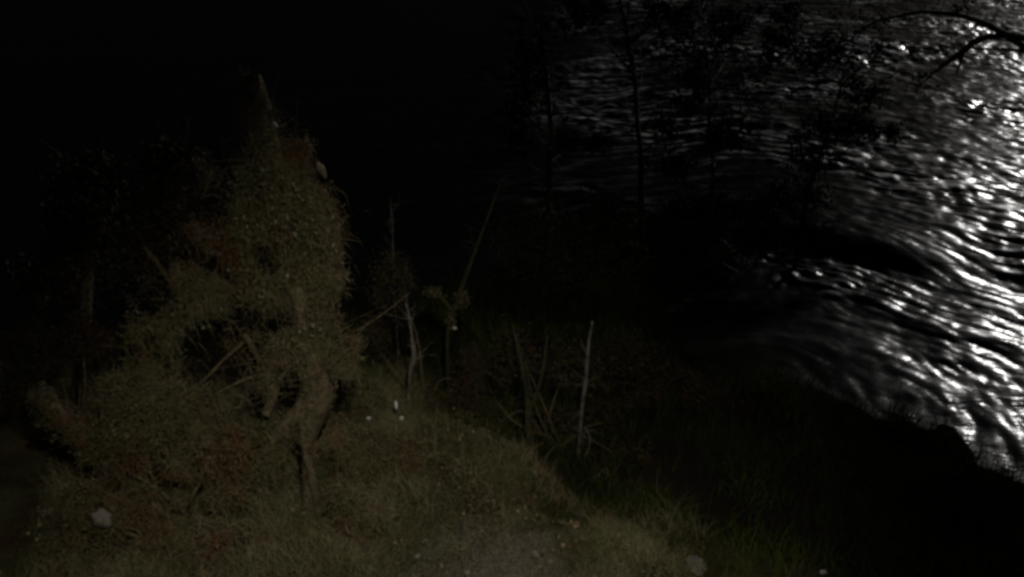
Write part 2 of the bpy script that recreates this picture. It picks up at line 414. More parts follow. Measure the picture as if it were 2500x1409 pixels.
# ------------------------------------------------------------------ street lamp on the quay (its light makes the pool on the bank)
lp = Thing('street_lamp', (LAMP_POS.x + 0.25, -1.2, 6.3), 'tall grey street lamp on the quay above the bank', 'street lamp')
b = lp.b
zt = LAMP_POS.z + .3
V, F = tube([(b[0], b[1], 6.3, .07), (b[0], b[1], 7.8, .06), (b[0], b[1], zt, .045)], 10, 4, 0); lp.part('pole', V, F, M['steel'], True)
V, F = tube([(b[0], b[1], zt - .05, .035), (b[0] - .1, -0.4, zt + .15, .035), (LAMP_POS.x, 0.45, zt, .03)], 8, 5, 0); lp.part('arm', V, F, M['steel'], True)
V, F = box(LAMP_POS.x - .14, LAMP_POS.x + .14, .38, 1.04, LAMP_POS.z + .17, LAMP_POS.z + .31); lp.part('lamp_head', V, F, M['steel'])
em, t_, b_ = newmat('lamp_lens'); b_.inputs['Emission Color'].default_value = (1, .82, .55, 1); b_.inputs['Emission Strength'].default_value = 3
V, F = box(LAMP_POS.x - .1, LAMP_POS.x + .1, .46, .96, LAMP_POS.z + .13, LAMP_POS.z + .167); lp.part('lens', V, F, em)
ld = bpy.data.lights.new('lamp_light', 'SPOT'); lo = bpy.data.objects.new('lamp_light', ld); COL.objects.link(lo)
ld.energy = LAMP_W; ld.color = (1.0, 0.93, 0.78); ld.spot_size = R(66); ld.spot_blend = 1.0; ld.shadow_soft_size = 0.08
lo.parent = lp.o; lo.location = LAMP_POS - Vector(lp.b)
lo.rotation_euler = (LAMP_AIM - LAMP_POS).to_track_quat('-Z', 'Y').to_euler()

# ------------------------------------------------------------------ the ivy-clad tree
def pr(u, v, y, r): return np.append(place(u, v, y), r)
def cl(u, v, y, ru, rv, n, rd=None):
    """foliage clump: photo-sized radii ru, rv (px) turned into metres at that distance"""
    p = place(u, v, y); k = np.linalg.norm(p - np.array((0, 0, CAM_H))) / FPX
    rd = rd if rd else 0.8 * min(ru, rv) * k
    return (p[0], p[1], p[2], ru * k, rd, rv * k / 0.9, n)

def ground_at(x, y): return float(ground(np.array([x]), np.array([y]))[0])
tb = place(752, 1235, 6.55); tb[2] = ground_at(tb[0], tb[1])
T = Thing('ivy_tree', tb, 'tall ivy-clad tree with a bare broken top, lit up on the near bank', 'tree')
V, F = join(tube([np.append(tb - (0, 0, .15), .07), pr(752, 1120, 6.6, .06), pr(758, 1040, 6.65, .10), pr(774, 975, 6.7, .14), pr(772, 930, 6.72, .145), pr(760, 870, 6.75, .12), pr(738, 760, 6.85, .10),
                  pr(718, 600, 7.0, .09), pr(690, 440, 7.15, .08), pr(655, 330, 7.3, .085), pr(634, 245, 7.4, .075), pr(618, 186, 7.45, .062)], 12, 6, .22, 1),
            tube([pr(560, 1240, 6.5, .07), pr(610, 1150, 6.52, .075), pr(660, 1080, 6.58, .08), pr(735, 1000, 6.68, .10), pr(775, 950, 6.7, .11)], 10, 6, .22, 2),
            tube([np.append(tb + (.12, -.02, -.1), .05), pr(757, 1150, 6.5, .04), pr(742, 1060, 6.58, .05), pr(748, 1000, 6.65, .08)], 9, 5, .2, 3))
T.part('trunk', V, F, M['bark'], True)
for k, pts in enumerate([
    [(665, 960, 6.7, .05), (640, 890, 6.72, .035), (605, 830, 6.72, .028), (598, 815, 6.72, .018)],
    [(602, 828, 6.72, .022), (545, 880, 6.68, .018), (490, 935, 6.62, .010), (440, 960, 6.6, .006)],
    [(650, 1010, 6.66, .045), (668, 960, 6.7, .05), (660, 900, 6.75, .04), (700, 820, 6.85, .04)],
    [(660, 905, 6.72, .018), (590, 930, 6.66, .014), (530, 960, 6.6, .010)],
    [(790, 870, 6.75, .02), (860, 815, 6.7, .009), (930, 770, 6.65, .006), (1000, 715, 6.6, .003)],
    [(800, 900, 6.72, .02), (850, 850, 6.68, .010), (895, 790, 6.64, .005)],
]):
    V, F = tube([pr(*p) for p in pts], 7, 5, .2, 20 + k); T.part('branch', V, F, M['bark'], True)
rng = np.random.default_rng(100)
C = [cl(640, 290, 7.35, 24, 60, 1500), cl(622, 212, 7.43, 18, 30, 700), cl(655, 350, 7.3, 40, 50, 900), cl(730, 370, 7.2, 34, 50, 700), cl(700, 450, 7.1, 90, 95, 3200),
     cl(620, 450, 7.15, 55, 65, 1200), cl(700, 560, 7.0, 125, 100, 4600), cl(770, 480, 7.1, 50, 95, 2200), cl(795, 570, 7.05, 34, 90, 1700), cl(610, 570, 7.05, 60, 80, 1500),
     cl(690, 680, 6.9, 120, 90, 3800), cl(780, 680, 6.95, 55, 85, 1900), cl(520, 690, 6.95, 80, 60, 1800), cl(470, 740, 6.9, 60, 55, 900),
     cl(745, 790, 6.82, 90, 85, 2800), cl(700, 870, 6.78, 50, 60, 900), cl(790, 860, 6.78, 55, 50, 1200), cl(400, 800, 6.85, 45, 45, 250), cl(560, 620, 7.0, 60, 55, 900),
     cl(320, 790, 6.85, 35, 50, 220), cl(860, 840, 6.7, 30, 45, 260), cl(790, 410, 7.15, 16, 26, 200), cl(770, 760, 6.85, 50, 90, 1700), cl(690, 800, 6.82, 50, 90, 1200), cl(730, 850, 6.78, 60, 60, 1100)]
P = clump_points([(c[0], c[1], c[2], c[3] * 1.12, c[4], c[5] * 1.12, c[6] * .85) for c in C], rng, .0, -.28)
k = rng.random(len(P)) < .25
v1, f1 = leaves(P[k], 0.036, rng, 0.9, 1.5); v2, f2 = leaves(P[~k], 0.020, rng, 0.9, 1.9)
V, F = join((v1, f1), (v2, f2)); T.part('ivy', V, F, M['ivy'], stuff=True)
skirt = [cl(540, 700, 6.95, 120, 70, 900), cl(400, 830, 6.8, 80, 70, 500), cl(360, 900, 6.7, 110, 80, 1000), cl(640, 780, 6.85, 120, 110, 900), cl(670, 1090, 6.6, 90, 70, 700),
         cl(600, 1130, 6.5, 120, 70, 1400), cl(820, 1080, 6.6, 50, 70, 350), cl(850, 900, 6.7, 50, 60, 350), cl(520, 420, 7.2, 70, 70, 130), cl(480, 560, 7.1, 80, 90, 260)]
P = clump_points([(c[0], c[1], c[2], c[3] * 1.15, c[4], c[5] * 1.15, c[6] * .9) for c in C] + skirt, rng, .0, -.26)
V, F = strands(P, .11 * rng.uniform(.3, 1.9, len(P)), .0055, rng, 2.6); T.part('dry_vines', V, F, M['vine'], stuff=True)
mp_ = clump_points([cl(775, 950, 6.7, 38, 62, 700, .17), cl(760, 890, 6.75, 44, 50, 700, .18), cl(680, 1070, 6.58, 60, 60, 1200, .12), cl(752, 1080, 6.6, 22, 90, 600, .1), cl(650, 930, 6.68, 22, 70, 400, .08)], rng, .7)
V, F = leaves(mp_, .016, rng, .5, 1.2); T.part('moss', V, F, M['vine'], stuff=True)
M['sapwood'] = patch_mat('torn_sapwood', [(0.4, (0.13, 0.10, 0.07)), (0.6, (0.20, 0.16, 0.12))], 9, 50, 0.8, 0.2, 0.3, 0.5, 60)
mp_ = clump_points([cl(775, 950, 6.7, 38, 62, 2200, .17), cl(760, 890, 6.75, 44, 50, 900, .18), cl(680, 1070, 6.58, 60, 60, 1500, .12), cl(752, 1080, 6.6, 22, 90, 700, .1), cl(600, 1150, 6.5, 40, 60, 900, .1), cl(650, 930, 6.68, 22, 70, 500, .08)], rng, .7)
V, F = leaves(mp_, .018, rng, .5, 1.2); T.part('moss', V, F, M['bramble'], stuff=True)
# pale torn wood on the right flank of the trunk
V, F = tube([pr(*p) for p in [(774, 396, 7.05, .008), (782, 408, 7.03, .028), (790, 420, 7.04, .022), (797, 436, 7.05, .006)]], 9, 3, .7, 41); T.part('torn_wood', V, F, M['sapwood'])
TR = np.array([pr(778, 950, 6.7, .1), pr(735, 760, 6.85, .1), pr(715, 600, 7.0, .1), pr(690, 440, 7.15, .1), pr(650, 320, 7.3, .1)])
V, F = twigs(TR, 130, .5, .005, rng, .0); T.part('twigs', V, F, M['bark'], stuff=True)
V, F = twigs(np.array([pr(700, 900, 6.75, .1), pr(560, 1010, 6.6, .1), pr(420, 1060, 6.45, .1), pr(250, 1090, 6.4, .1)]), 110, .6, .005, rng, .0); T.part('twigs', V, F, M['bark'], stuff=True)

# ------------------------------------------------------------------ brambles and shrubs on the lit bank
def bush(name, label, cat, clumps, leaf, mat, seed, stems=6, group=None, droop=.4, aspect=1.5, shell=.5, barkm='bark'):
    c0 = np.array(clumps)[:, :3]; low = c0[np.argmin(c0[:, 2])]
    bx, by = float(c0[:, 0].mean()), float(c0[:, 1].mean()) + .1
    base = np.array((bx, by, ground_at(bx, by))); t = Thing(name, base, label, cat, group)
    r = np.random.default_rng(seed)
    for k in range(stems):
        c = clumps[k % len(clumps)]; tip = np.array(c[:3]) + r.normal(size=3) * np.array(c[3:6]) * .4
        st = base + np.array((r.normal() * .12, r.normal() * .1, -.06)); m_ = (st + tip) / 2 + np.array((r.normal() * .12, r.normal() * .12, .15))
        V, F = tube([np.append(st, .022), np.append(m_, .015), np.append(tip, .006)], 6, 5, .15, seed + k); t.part('stem', V, F, M[barkm], True)
    V, F = leaves(clump_points([(*c[:6], c[6] * 1.2) for c in clumps], r, shell), leaf * .75, r, droop, aspect * 1.2)
    t.part('foliage', V, F, M[mat], stuff=True)
    if mat != 'willow':
        V, F = strands(clump_points([(*c[:6], c[6] * 1.1) for c in clumps], r, .5), .15, .007, r, .9); t.part('stalks', V, F, M['vine' if mat == 'bramble' else 'dim'], stuff=True)
    return t
bush('bramble_bush', 'wide olive bramble bush in front of the ivy tree\'s foot, left', 'bush',
     [cl(420, 1020, 6.5, 110, 75, 2600), cl(340, 1090, 6.4, 110, 90, 3200), cl(520, 1110, 6.35, 120, 80, 3000), cl(300, 960, 6.6, 60, 60, 1000), cl(470, 1180, 6.2, 130, 80, 3000)], .035, 'bramble', 200, 9)
bush('bramble_bush', 'low brown bramble mound at the lower left, holding a pale stone', 'bush',
     [cl(330, 1300, 5.75, 120, 80, 2600), cl(220, 1260, 5.9, 60, 80, 1300), cl(480, 1330, 5.65, 120, 70, 2400), cl(200, 1360, 5.7, 60, 60, 900)], .034, 'bramble', 210, 7)
bush('bramble_bush', 'small green tangle right of the ivy tree\'s trunk base', 'bush',
     [cl(900, 1090, 7.2, 70, 60, 1500), cl(980, 1110, 7.2, 70, 50, 1300), cl(860, 1150, 6.9, 50, 60, 900)], .032, 'bramble', 220, 5)
bush('bramble_bush', 'reddish dry tangle below the ivy tree\'s right side', 'bush',
     [cl(850, 1230, 6.2, 55, 55, 800), cl(900, 1270, 6.1, 50, 40, 600)], .034, 'dryleaf' if False else 'bramble', 230, 5)
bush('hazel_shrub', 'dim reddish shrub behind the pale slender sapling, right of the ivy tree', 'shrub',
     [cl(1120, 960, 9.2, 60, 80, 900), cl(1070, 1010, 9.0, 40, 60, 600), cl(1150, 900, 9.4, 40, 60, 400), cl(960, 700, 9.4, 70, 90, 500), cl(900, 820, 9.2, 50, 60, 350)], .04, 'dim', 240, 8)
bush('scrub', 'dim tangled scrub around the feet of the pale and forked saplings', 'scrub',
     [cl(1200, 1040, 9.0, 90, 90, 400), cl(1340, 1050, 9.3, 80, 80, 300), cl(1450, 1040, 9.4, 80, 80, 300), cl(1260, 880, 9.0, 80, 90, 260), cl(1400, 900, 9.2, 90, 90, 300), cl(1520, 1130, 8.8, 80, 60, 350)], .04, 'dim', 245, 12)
# dim bushes and trees fading into the dark on the left
def tree(name, label, base_uv, y, spine, clumps, leaf, mat, seed, barkm='bark', group=None, rad=.1, branches=()):
    p = place(*base_uv, y); p[2] = ground_at(p[0], p[1]); t = Thing(name, p, label, 'tree', group)
    pts = [np.append(p - (0, 0, .15), rad)] + [pr(*q) for q in spine]
    V, F = tube(pts, 10, 6, .18, seed); t.part('trunk', V, F, M[barkm], True)
    for k, bpts in enumerate(branches):
        V, F = tube([pr(*q) for q in bpts], 7, 5, .15, seed + 50 + k); t.part('branch', V, F, M[barkm], True)
    r = np.random.default_rng(seed)
    V, F = twigs(np.array(pts), 90, .9 if y > 12 else .6, .009 if y > 12 else .006, r, .15); t.part('twigs', V, F, M[barkm], stuff=True)
    if clumps:
        V, F = leaves(clump_points([(*c[:6], c[6] * (2.4 if y > 12 else 1)) for c in clumps], r, .3), leaf, r, .5, 1.6); t.part('crown', V, F, M[mat], stuff=True)
    return t
tree('thicket_tree', 'dim brown tree just behind the left side of the ivy tree', (430, 1000), 8.4, [(430, 800, 8.4, .08), (420, 560, 8.5, .06), (440, 380, 8.6, .03)],
     [cl(430, 420, 8.6, 90, 90, 1500), cl(380, 540, 8.5, 90, 90, 1400), cl(480, 560, 8.5, 80, 100, 1400), cl(400, 680, 8.4, 80, 70, 1000)], .045, 'dim', 300,
     branches=[[(428, 700, 8.4, .04), (350, 600, 8.4, .025), (300, 520, 8.4, .01)]])
tree('thicket_tree', 'faint olive tree at the far left edge of the lamplight', (200, 1000), 8.6, [(205, 800, 8.6, .08), (215, 600, 8.7, .06), (225, 430, 8.8, .03)],
     [cl(220, 440, 8.8, 100, 90, 1100), cl(180, 570, 8.7, 100, 90, 1100), cl(260, 600, 8.7, 80, 80, 900), cl(120, 700, 8.6, 90, 70, 800)], .045, 'dim', 310,
     branches=[[(210, 700, 8.6, .04), (140, 600, 8.6, .025), (90, 540, 8.6, .01)]])
bush('thicket_shrub', 'dim brown shrub seen through the fork left of the ivy trunk', 'shrub',
     [cl(360, 850, 8.3, 80, 70, 900), cl(480, 850, 8.6, 80, 50, 700), cl(580, 860, 8.8, 60, 50, 400), cl(280, 880, 8.0, 60, 60, 600)], .042, 'dim', 325, 6)
bush('thicket_shrub', 'dark reddish shrub at the left edge, above the fallen log', 'shrub',
     [cl(90, 860, 7.4, 90, 70, 1000), cl(60, 960, 7.2, 70, 60, 700), cl(200, 830, 7.4, 60, 60, 500)], .042, 'dim', 320, 6)
# fallen mossy log
lg = place(240, 1110, 6.35); T = Thing('fallen_log', lg, 'short mossy log end sticking out of the brambles, far left', 'log')
V, F = tube([pr(80, 965, 6.5, .10), pr(130, 1005, 6.45, .11), pr(190, 1050, 6.4, .115), pr(260, 1100, 6.35, .11), pr(330, 1150, 6.3, .09)], 12, 6, .2, 5); T.part('wood', V, F, M['rust_bark'], True)
r = np.random.default_rng(6)
V, F = leaves(clump_points([cl(95, 975, 6.48, 34, 32, 500, .12), cl(130, 1005, 6.43, 46, 36, 900, .13), cl(180, 1045, 6.4, 55, 38, 1100, .14), cl(240, 1090, 6.33, 55, 38, 900, .14)], r, .8), .022, r, .2); T.part('moss', V, F, M['bramble'], stuff=True)

# ------------------------------------------------------------------ slender saplings beyond the shelf edge
def sapling(label, y, stems, mat, seed, clumps=(), leaf=.03, lm='bramble', name='sapling'):
    u, v = stems[0][0][:2]; p = place(u, v, y); p[2] = min(p[2], ground_at(p[0], p[1])); t = Thing(name, p, label, 'sapling', 'slender saplings on the bank')
    for k, s in enumerate(stems):
        pts = [pr(a, b_, y + (q[3] if len(q) > 3 else 0), q[2]) for q in s for a, b_ in [(q[0], q[1])]]
        if k == 0: pts.insert(0, np.append(p - (0, 0, .08), s[0][2] * 1.2))
        V, F = tube(pts, 8, 7, .35, seed + k); t.part('stem', V, F, M[mat], True)
        if len(pts) > 4:
            V, F = twigs(np.array(pts), 14, .28, .005, np.random.default_rng(seed + 70 + k)); t.part('twigs', V, F, M[mat], stuff=True)
    r = np.random.default_rng(seed)
    if clumps:
        V, F = leaves(clump_points([cl(*c) for c in clumps], r, .3), leaf, r, .5); t.part('foliage', V, F, M[lm], stuff=True)
    return t
sapling('forked greenish sapling between the ivy tree and the pale birch-like sapling', 8.6,
        [[(1300, 1130, .05), (1290, 1040, .045), (1288, 970, .04), (1275, 900, .025), (1262, 840, .02), (1252, 795, .008)],
         [(1290, 1010, .04), (1310, 960, .03), (1325, 900, .022), (1336, 820, .008)]], 'moss_bark', 400)
sapling('pale straight sapling with a hooked side shoot, right of the forked one', 8.9,
        [[(1408, 1150, .022), (1414, 1080, .02), (1420, 1000, .022), (1430, 930, .024), (1436, 850, .024), (1446, 785, .010)],
         [(1410, 1128, .016), (1432, 1108, .014), (1440, 1070, .012), (1428, 1045, .008)]], 'pale_bark', 410)
sapling('short crooked pale shoot right of the hooked sapling\'s foot', 8.4,
        [[(1486, 1235, .018), (1480, 1205, .02), (1474, 1185, .012), (1484, 1165, .012), (1480, 1140, .006)]], 'pale_bark', 420)
sapling('leaning sapling with yellow moss at the fork, above a white scrap', 10.0,
        [[(1092, 830, .035), (1105, 770, .035), (1128, 700, .035), (1150, 640, .026), (1172, 580, .02), (1198, 510, .016), (1225, 440, .008)],
         [(1110, 770, .03), (1085, 735, .024), (1058, 708, .016), (1030, 700, .008)]], 'moss_bark', 430,
        [(1130, 730, 9.95, 26, 30, 260), (1060, 712, 9.95, 28, 16, 160), (1100, 780, 9.95, 16, 30, 140)], .028)
sapling('thin pale sapling with a swollen joint, right of the dark hollow', 8.6,
        [[(995, 1010, .018), (998, 950, .018), (1002, 905, .024), (1010, 870, .03), (1006, 830, .018), (1000, 780, .014), (990, 740, .008)]], 'pale_bark', 440)
sapling('bare upright twig against the dark, far behind the ivy tree', 11.0,
        [[(965, 760, .012), (960, 620, .012), (957, 540, .012), (954, 495, .005)]], 'pale_bark', 450, name='twig')

# ------------------------------------------------------------------ dark bushes on the spit and slope
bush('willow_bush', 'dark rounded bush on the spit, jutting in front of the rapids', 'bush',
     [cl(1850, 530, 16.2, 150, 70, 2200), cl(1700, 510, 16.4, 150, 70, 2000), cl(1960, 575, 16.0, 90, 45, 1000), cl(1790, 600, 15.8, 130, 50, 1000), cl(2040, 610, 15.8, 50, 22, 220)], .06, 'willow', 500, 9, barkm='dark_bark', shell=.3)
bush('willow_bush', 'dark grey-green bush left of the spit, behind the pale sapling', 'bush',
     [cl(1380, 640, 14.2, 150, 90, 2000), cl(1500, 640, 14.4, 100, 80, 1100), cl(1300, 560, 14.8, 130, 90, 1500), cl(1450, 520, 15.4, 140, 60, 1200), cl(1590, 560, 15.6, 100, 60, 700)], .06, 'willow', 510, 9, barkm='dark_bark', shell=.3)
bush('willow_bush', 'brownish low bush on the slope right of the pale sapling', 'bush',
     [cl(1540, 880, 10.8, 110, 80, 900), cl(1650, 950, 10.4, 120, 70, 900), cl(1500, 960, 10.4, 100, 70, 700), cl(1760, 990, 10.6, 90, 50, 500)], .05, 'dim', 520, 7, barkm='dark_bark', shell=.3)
tree('alder_tree', 'slim dark tree standing in front of the dim rapids, top centre', (1575, 480), 16.5,
     [(1566, 400, 16.5, .06), (1556, 300, 16.6, .052), (1550, 200, 16.7, .048), (1535, 110, 16.8, .042), (1522, 30, 16.9, .036), (1500, -60, 17.0, .04), (1480, -160, 17.1, .02)],
     [cl(1650, 30, 17.4, 110, 50, 420), cl(1770, 60, 17.6, 90, 40, 300), cl(1440, 20, 16.8, 90, 60, 300), cl(1880, 110, 17.6, 70, 40, 200), cl(1900, 20, 17.6, 60, 40, 160), cl(1700, 120, 17.4, 130, 60, 300), cl(1850, 200, 17.4, 120, 90, 260), cl(2000, 120, 17.4, 80, 90, 220), cl(1620, 320, 17, 90, 80, 160)], .06, 'willow', 530, 'dark_bark', None, .1,
     [[(1535, 110, 16.8, .04), (1620, 40, 17.2, .025), (1720, 20, 17.5, .015), (1850, 70, 17.6, .008)], [(1546, 180, 16.7, .03), (1480, 100, 16.7, .018), (1430, 10, 16.8, .008)]])
tree('alder_tree', 'thinner faint tree right of the slim dark one', (1740, 520), 15.6,
     [(1740, 420, 15.7, .032), (1730, 300, 15.8, .028), (1733, 200, 15.9, .022), (1722, 100, 16.0, .016), (1715, 20, 16, .012)],
     [cl(1690, 220, 15.9, 60, 80, 220), cl(1770, 330, 15.8, 70, 60, 220), cl(1640, 400, 15.7, 70, 40, 160)], .07, 'willow', 540, 'dark_bark', None, .055)
tree('alder_tree', 'rusty-brown thin tree at the left end of the lit water', (1340, 560), 16.0,
     [(1342, 420, 16, .06), (1345, 320, 16, .055), (1340, 240, 16.1, .05), (1330, 150, 16.1, .04), (1322, 60, 16.2, .02)],
     [cl(1300, 160, 16.1, 70, 90, 260), cl(1270, 300, 16, 60, 90, 220), cl(1380, 330, 15.9, 40, 50, 100), cl(1450, 345, 15.9, 60, 24, 120)], .07, 'dim', 550, 'rust_bark', None, .07)

tree('alder_tree', 'small leafy dark tree on the spit, in front of the upper rapids', (1945, 640), 16.0,
     [(1960, 540, 16.1, .05), (1985, 430, 16.2, .04), (2020, 330, 16.3, .03), (2045, 240, 16.4, .02), (2060, 170, 16.5, .01)],
     [cl(2040, 300, 16.4, 90, 50, 420), cl(2110, 220, 16.5, 70, 60, 260), cl(1960, 380, 16.3, 90, 60, 300), cl(2130, 320, 16.5, 90, 30, 260), cl(2020, 130, 16.6, 70, 60, 160), cl(1930, 470, 16.2, 120, 40, 360)], .055, 'willow', 560, 'dark_bark', None, .06,
     [[(1985, 430, 16.2, .025), (2060, 370, 16.4, .015), (2160, 330, 16.5, .006)], [(2020, 330, 16.3, .02), (2090, 250, 16.5, .012), (2140, 190, 16.5, .005)]])
# tree on the near bank, right of the frame, whose bough arches into the picture
ob = np.array((12.6, 6.2, 0)); ob[2] = ground_at(ob[0], ob[1])
T = Thing('overhanging_tree', ob, 'tree off to the right whose bare bough arches over the bright rapids', 'tree')
fork = pr(2680, 190, 14.0, .11)
V, F = tube([np.append(ob - (0, 0, .2), .26), np.append(ob + (.1, .6, 2.0), .22), np.append((ob + fork[:3]) / 2 + (.5, -.6, 1.2), .17), fork], 12, 8, .15, 600); T.part('trunk', V, F, M['dark_bark'], True)
for k, pts in enumerate([
    [(2680, 190, 14, .10), (2560, 150, 14, .075), (2490, 108, 14, .06), (2420, 65, 14, .05), (2350, 40, 14, .042), (2260, 29, 14, .034), (2180, 42, 14, .026), (2120, 62, 14, .018), (2060, 110, 14, .008)],
    [(2660, 160, 13.9, .08), (2500, 93, 13.9, .055), (2430, 90, 13.9, .05), (2385, 98, 13.9, .055), (2345, 130, 13.9, .05), (2310, 155, 13.9, .04), (2275, 182, 13.9, .02), (2240, 215, 13.9, .008)],
    [(2350, 128, 13.9, .04), (2345, 150, 13.9, .028), (2335, 180, 13.9, .012)],
    [(2540, 130, 14, .05), (2470, 122, 14, .03), (2410, 120, 14, .018), (2380, 115, 14, .008)]]):
    V, F = tube([pr(*p) for p in pts], 9, 6, .2, 610 + k); T.part('bough', V, F, M['rust_bark' if k in (1, 2) else 'dark_bark'], True)
r = np.random.default_rng(620)
V, F = twigs(np.array([pr(2490, 108, 14, .05), pr(2350, 40, 14, .04), pr(2180, 42, 14, .03), pr(2060, 110, 14, .02)]), 40, .7, .009, r, .05); T.part('twigs', V, F, M['dark_bark'], stuff=True)
V, F = twigs(np.array([pr(2430, 90, 13.9, .05), pr(2345, 130, 13.9, .05), pr(2275, 182, 13.9, .02), pr(2230, 230, 13.9, .01)]), 26, .6, .008, r, .1); T.part('twigs', V, F, M['rust_bark'], stuff=True)
V, F = leaves(clump_points([cl(2140, 110, 14, 60, 50, 90), cl(2300, 118, 13.9, 26, 14, 40), cl(2090, 60, 14, 50, 50, 70), cl(2250, 200, 13.9, 40, 40, 45), cl(2340, 20, 14, 60, 20, 50)], r, .1), .05, r, .6); T.part('leaf_spray', V, F, M['willow'], stuff=True)
up = fork[:3] + np.array((2.5, .5, 2.2))
V, F = tube([fork, np.append(fork[:3] + (1.2, .2, 1.3), .08), np.append(up, .03)], 8, 5, .15, 640); T.part('bough', V, F, M['dark_bark'], True)

# ------------------------------------------------------------------ rocks, stones, scraps
def rock(name, label, cat, c, rx, ry, rz, mat, seed, group=None, n=10):
    """faceted, worn stone; c = centre of its base"""
    r = np.random.default_rng(seed); V = []; k = r.random(3) * 9
    for i in range(n + 1):
        ph = math.pi * (i / n - .5)
        for j in range(2 * n):
            th = math.pi * j / n; d = np.array((math.cos(ph) * math.cos(th), math.cos(ph) * math.sin(th), math.sin(ph)))
            d = np.sign(d) * np.abs(d) ** .8
            s = 1 + .38 * float(perlin(np.array([d[0] * 1.4 + k[0] + d[2]]), np.array([d[1] * 1.4 + k[1] - d[2] * .7]), seed)[0])
            V.append(d * s * np.array((rx, ry, rz)))
    F = [(i * 2 * n + j, i * 2 * n + (j + 1) % (2 * n), (i + 1) * 2 * n + (j + 1) % (2 * n), (i + 1) * 2 * n + j) for i in range(n) for j in range(2 * n)]
    V = np.array(V); V[:, 2] += rz * .55
    o = link(name, mesh_np(name, V, np.array(F)), M[mat], None, True); o.location = c; o.rotation_euler = (0, 0, r.random() * 3)
    return tag(o, label, cat, group)
def on_ground(u, v, it=6):
    y = 8.0
    for _ in range(40):
        p = place(u, v, y); g = ground_at(p[0], p[1]); y += (p[2] - g) * .6
    p[2] = ground_at(p[0], p[1]); return p
def on_water(u, v):
    p1 = place(u, v, 10.0); t = CAM_H / (CAM_H - p1[2]); return np.array((p1[0] * t, 10 * t, 0.0))
p = on_ground(1692, 1372); rock('flat_stone', 'flat pale stone lying alone in the dark at the bottom edge', 'stone', p - (0, 0, .03), .17, .12, .035, 'stone', 733)
p = place(250, 1275, 5.6); rock('pale_stone', 'knobbly pale stone half hidden in the lower left brambles', 'stone', p, .085, .07, .085, 'stone', 701)
for k, (u, v, s, lab) in enumerate([(1020, 1360, .028, 'small pale pebble, leftmost on the gravel at the bottom'), (1140, 1398, .03, 'small pale pebble at the very bottom edge of the gravel'),
        (1308, 1357, .03, 'pale pebble left of its near twin, right end of the gravel'), (1344, 1372, .028, 'pale pebble at the right end of the gravel')]):
    p = on_ground(u, v); rock('pebble', lab, 'pebble', p, s * 1.3, s, s * .6, 'stone', 710 + k, 'pebbles on the gravel', 6)
def scrap(name, label, cat, u, v, y, du, dv, mat, seed):
    """a curled, slightly thick leaf or scrap of paper, du x dv px as seen"""
    p = place(u, v, y) if y else on_ground(u, v) + (0, 0, .05)
    k = np.linalg.norm(p - np.array((0, 0, CAM_H))) / FPX; a, b_ = du * k * .42, dv * k * .42
    r = np.random.default_rng(seed); n = 5; V = []
    for z in (0, .004):
        for j in range(n):
            for i in range(n):
                s, t_ = i / (n - 1) * 2 - 1, j / (n - 1) * 2 - 1
                e = (1 - .35 * t_ * t_) ; V.append((s * a * e + r.normal() * a * .05, z + .25 * a * s * s + .3 * b_ * t_ * t_, t_ * b_ * (1 - .2 * s * s) + r.normal() * b_ * .05))
    F = []
    for j in range(n - 1):
        for i in range(n - 1):
            q = j * n + i; F.append((q, q + 1, q + n + 1, q + n)); q += n * n; F.append((q, q + n, q + n + 1, q + 1))
    ring = [i for i in range(n)] + [j * n + n - 1 for j in range(1, n)] + [(n - 1) * n + i for i in range(n - 2, -1, -1)] + [j * n for j in range(n - 2, 0, -1)]
    for q0, q1 in zip(ring, ring[1:] + ring[:1]): F.append((q0, q0 + n * n, q1 + n * n, q1))
    o = link(name, mesh_np(name, np.array(V), np.array(F)), M[mat], None, True); o.location = p; o.rotation_euler = (-.7, 0, r.normal() * .3)
    return tag(o, label, cat, 'pale scraps caught on the bank')
for a in [('paper_scrap', 'small white scrap below the mossy leaning sapling', 'scrap', 1109, 801, 9.9, 15, 10, 'paper', 800),
          ('paper_scrap', 'upright white sliver in the dark hollow right of the ivy tree', 'scrap', 967, 988, 7.9, 9, 26, 'paper', 801),
          ('paper_scrap', 'white scrap just below the upright sliver', 'scrap', 978, 1021, 7.8, 14, 13, 'paper', 802),
          ('paper_scrap', 'dull white scrap on the grass edge left of the upright sliver', 'scrap', 900, 1021, 7.6, 12, 10, 'paper', 803),
          ('dry_leaf', 'pale curled leaf left of the pale saplings\' feet', 'leaf', 1336, 1196, 7.6, 12, 24, 'stone', 804),
          ('paper_scrap', 'tiny white speck alone in the dark right of the saplings', 'scrap', 1687, 1196, 8.4, 9, 6, 'paper', 805),
          ('dry_leaf', 'white-edged leaf at the bottom edge, left of two', 'leaf', 1960, 1402, 6.6, 16, 10, 'paper', 806),
          ('dry_leaf', 'white-edged leaf at the bottom edge, right of two', 'leaf', 2010, 1398, 6.6, 18, 12, 'paper', 807),
          ('dry_leaf', 'long pale reed leaf glinting just above the other one in the right sedge', 'leaf', 2204, 1142, 9.0, 34, 7, 'paper', 809),  # pale piece painted in for a glint on the bank
          ('dry_leaf', 'pale leaf among the dark sedge at the right', 'leaf', 2168, 1200, 8.6, 18, 9, 'stone', 808)]: scrap(*a)  # last entry: pale colour stands in for the smaller glint
for k, (u, v, s, lab) in enumerate([(2370, 310, .75, 'large dark boulder splitting the bright rapids at the upper right'), (2215, 105, .55, 'small dark boulder in the bright water under the bough'),
        (1650, 190, .7, 'small dark boulder in the dim water right of the slim tree'), (2470, 452, .5, 'low dark boulder at the right edge, mid height')]):
    rock('boulder', lab, 'boulder', on_water(u, v) - (0, 0, .25 * s), s * .9, s * .6, s * .4, 'wetrock', 905 + k, 'boulders in the river')

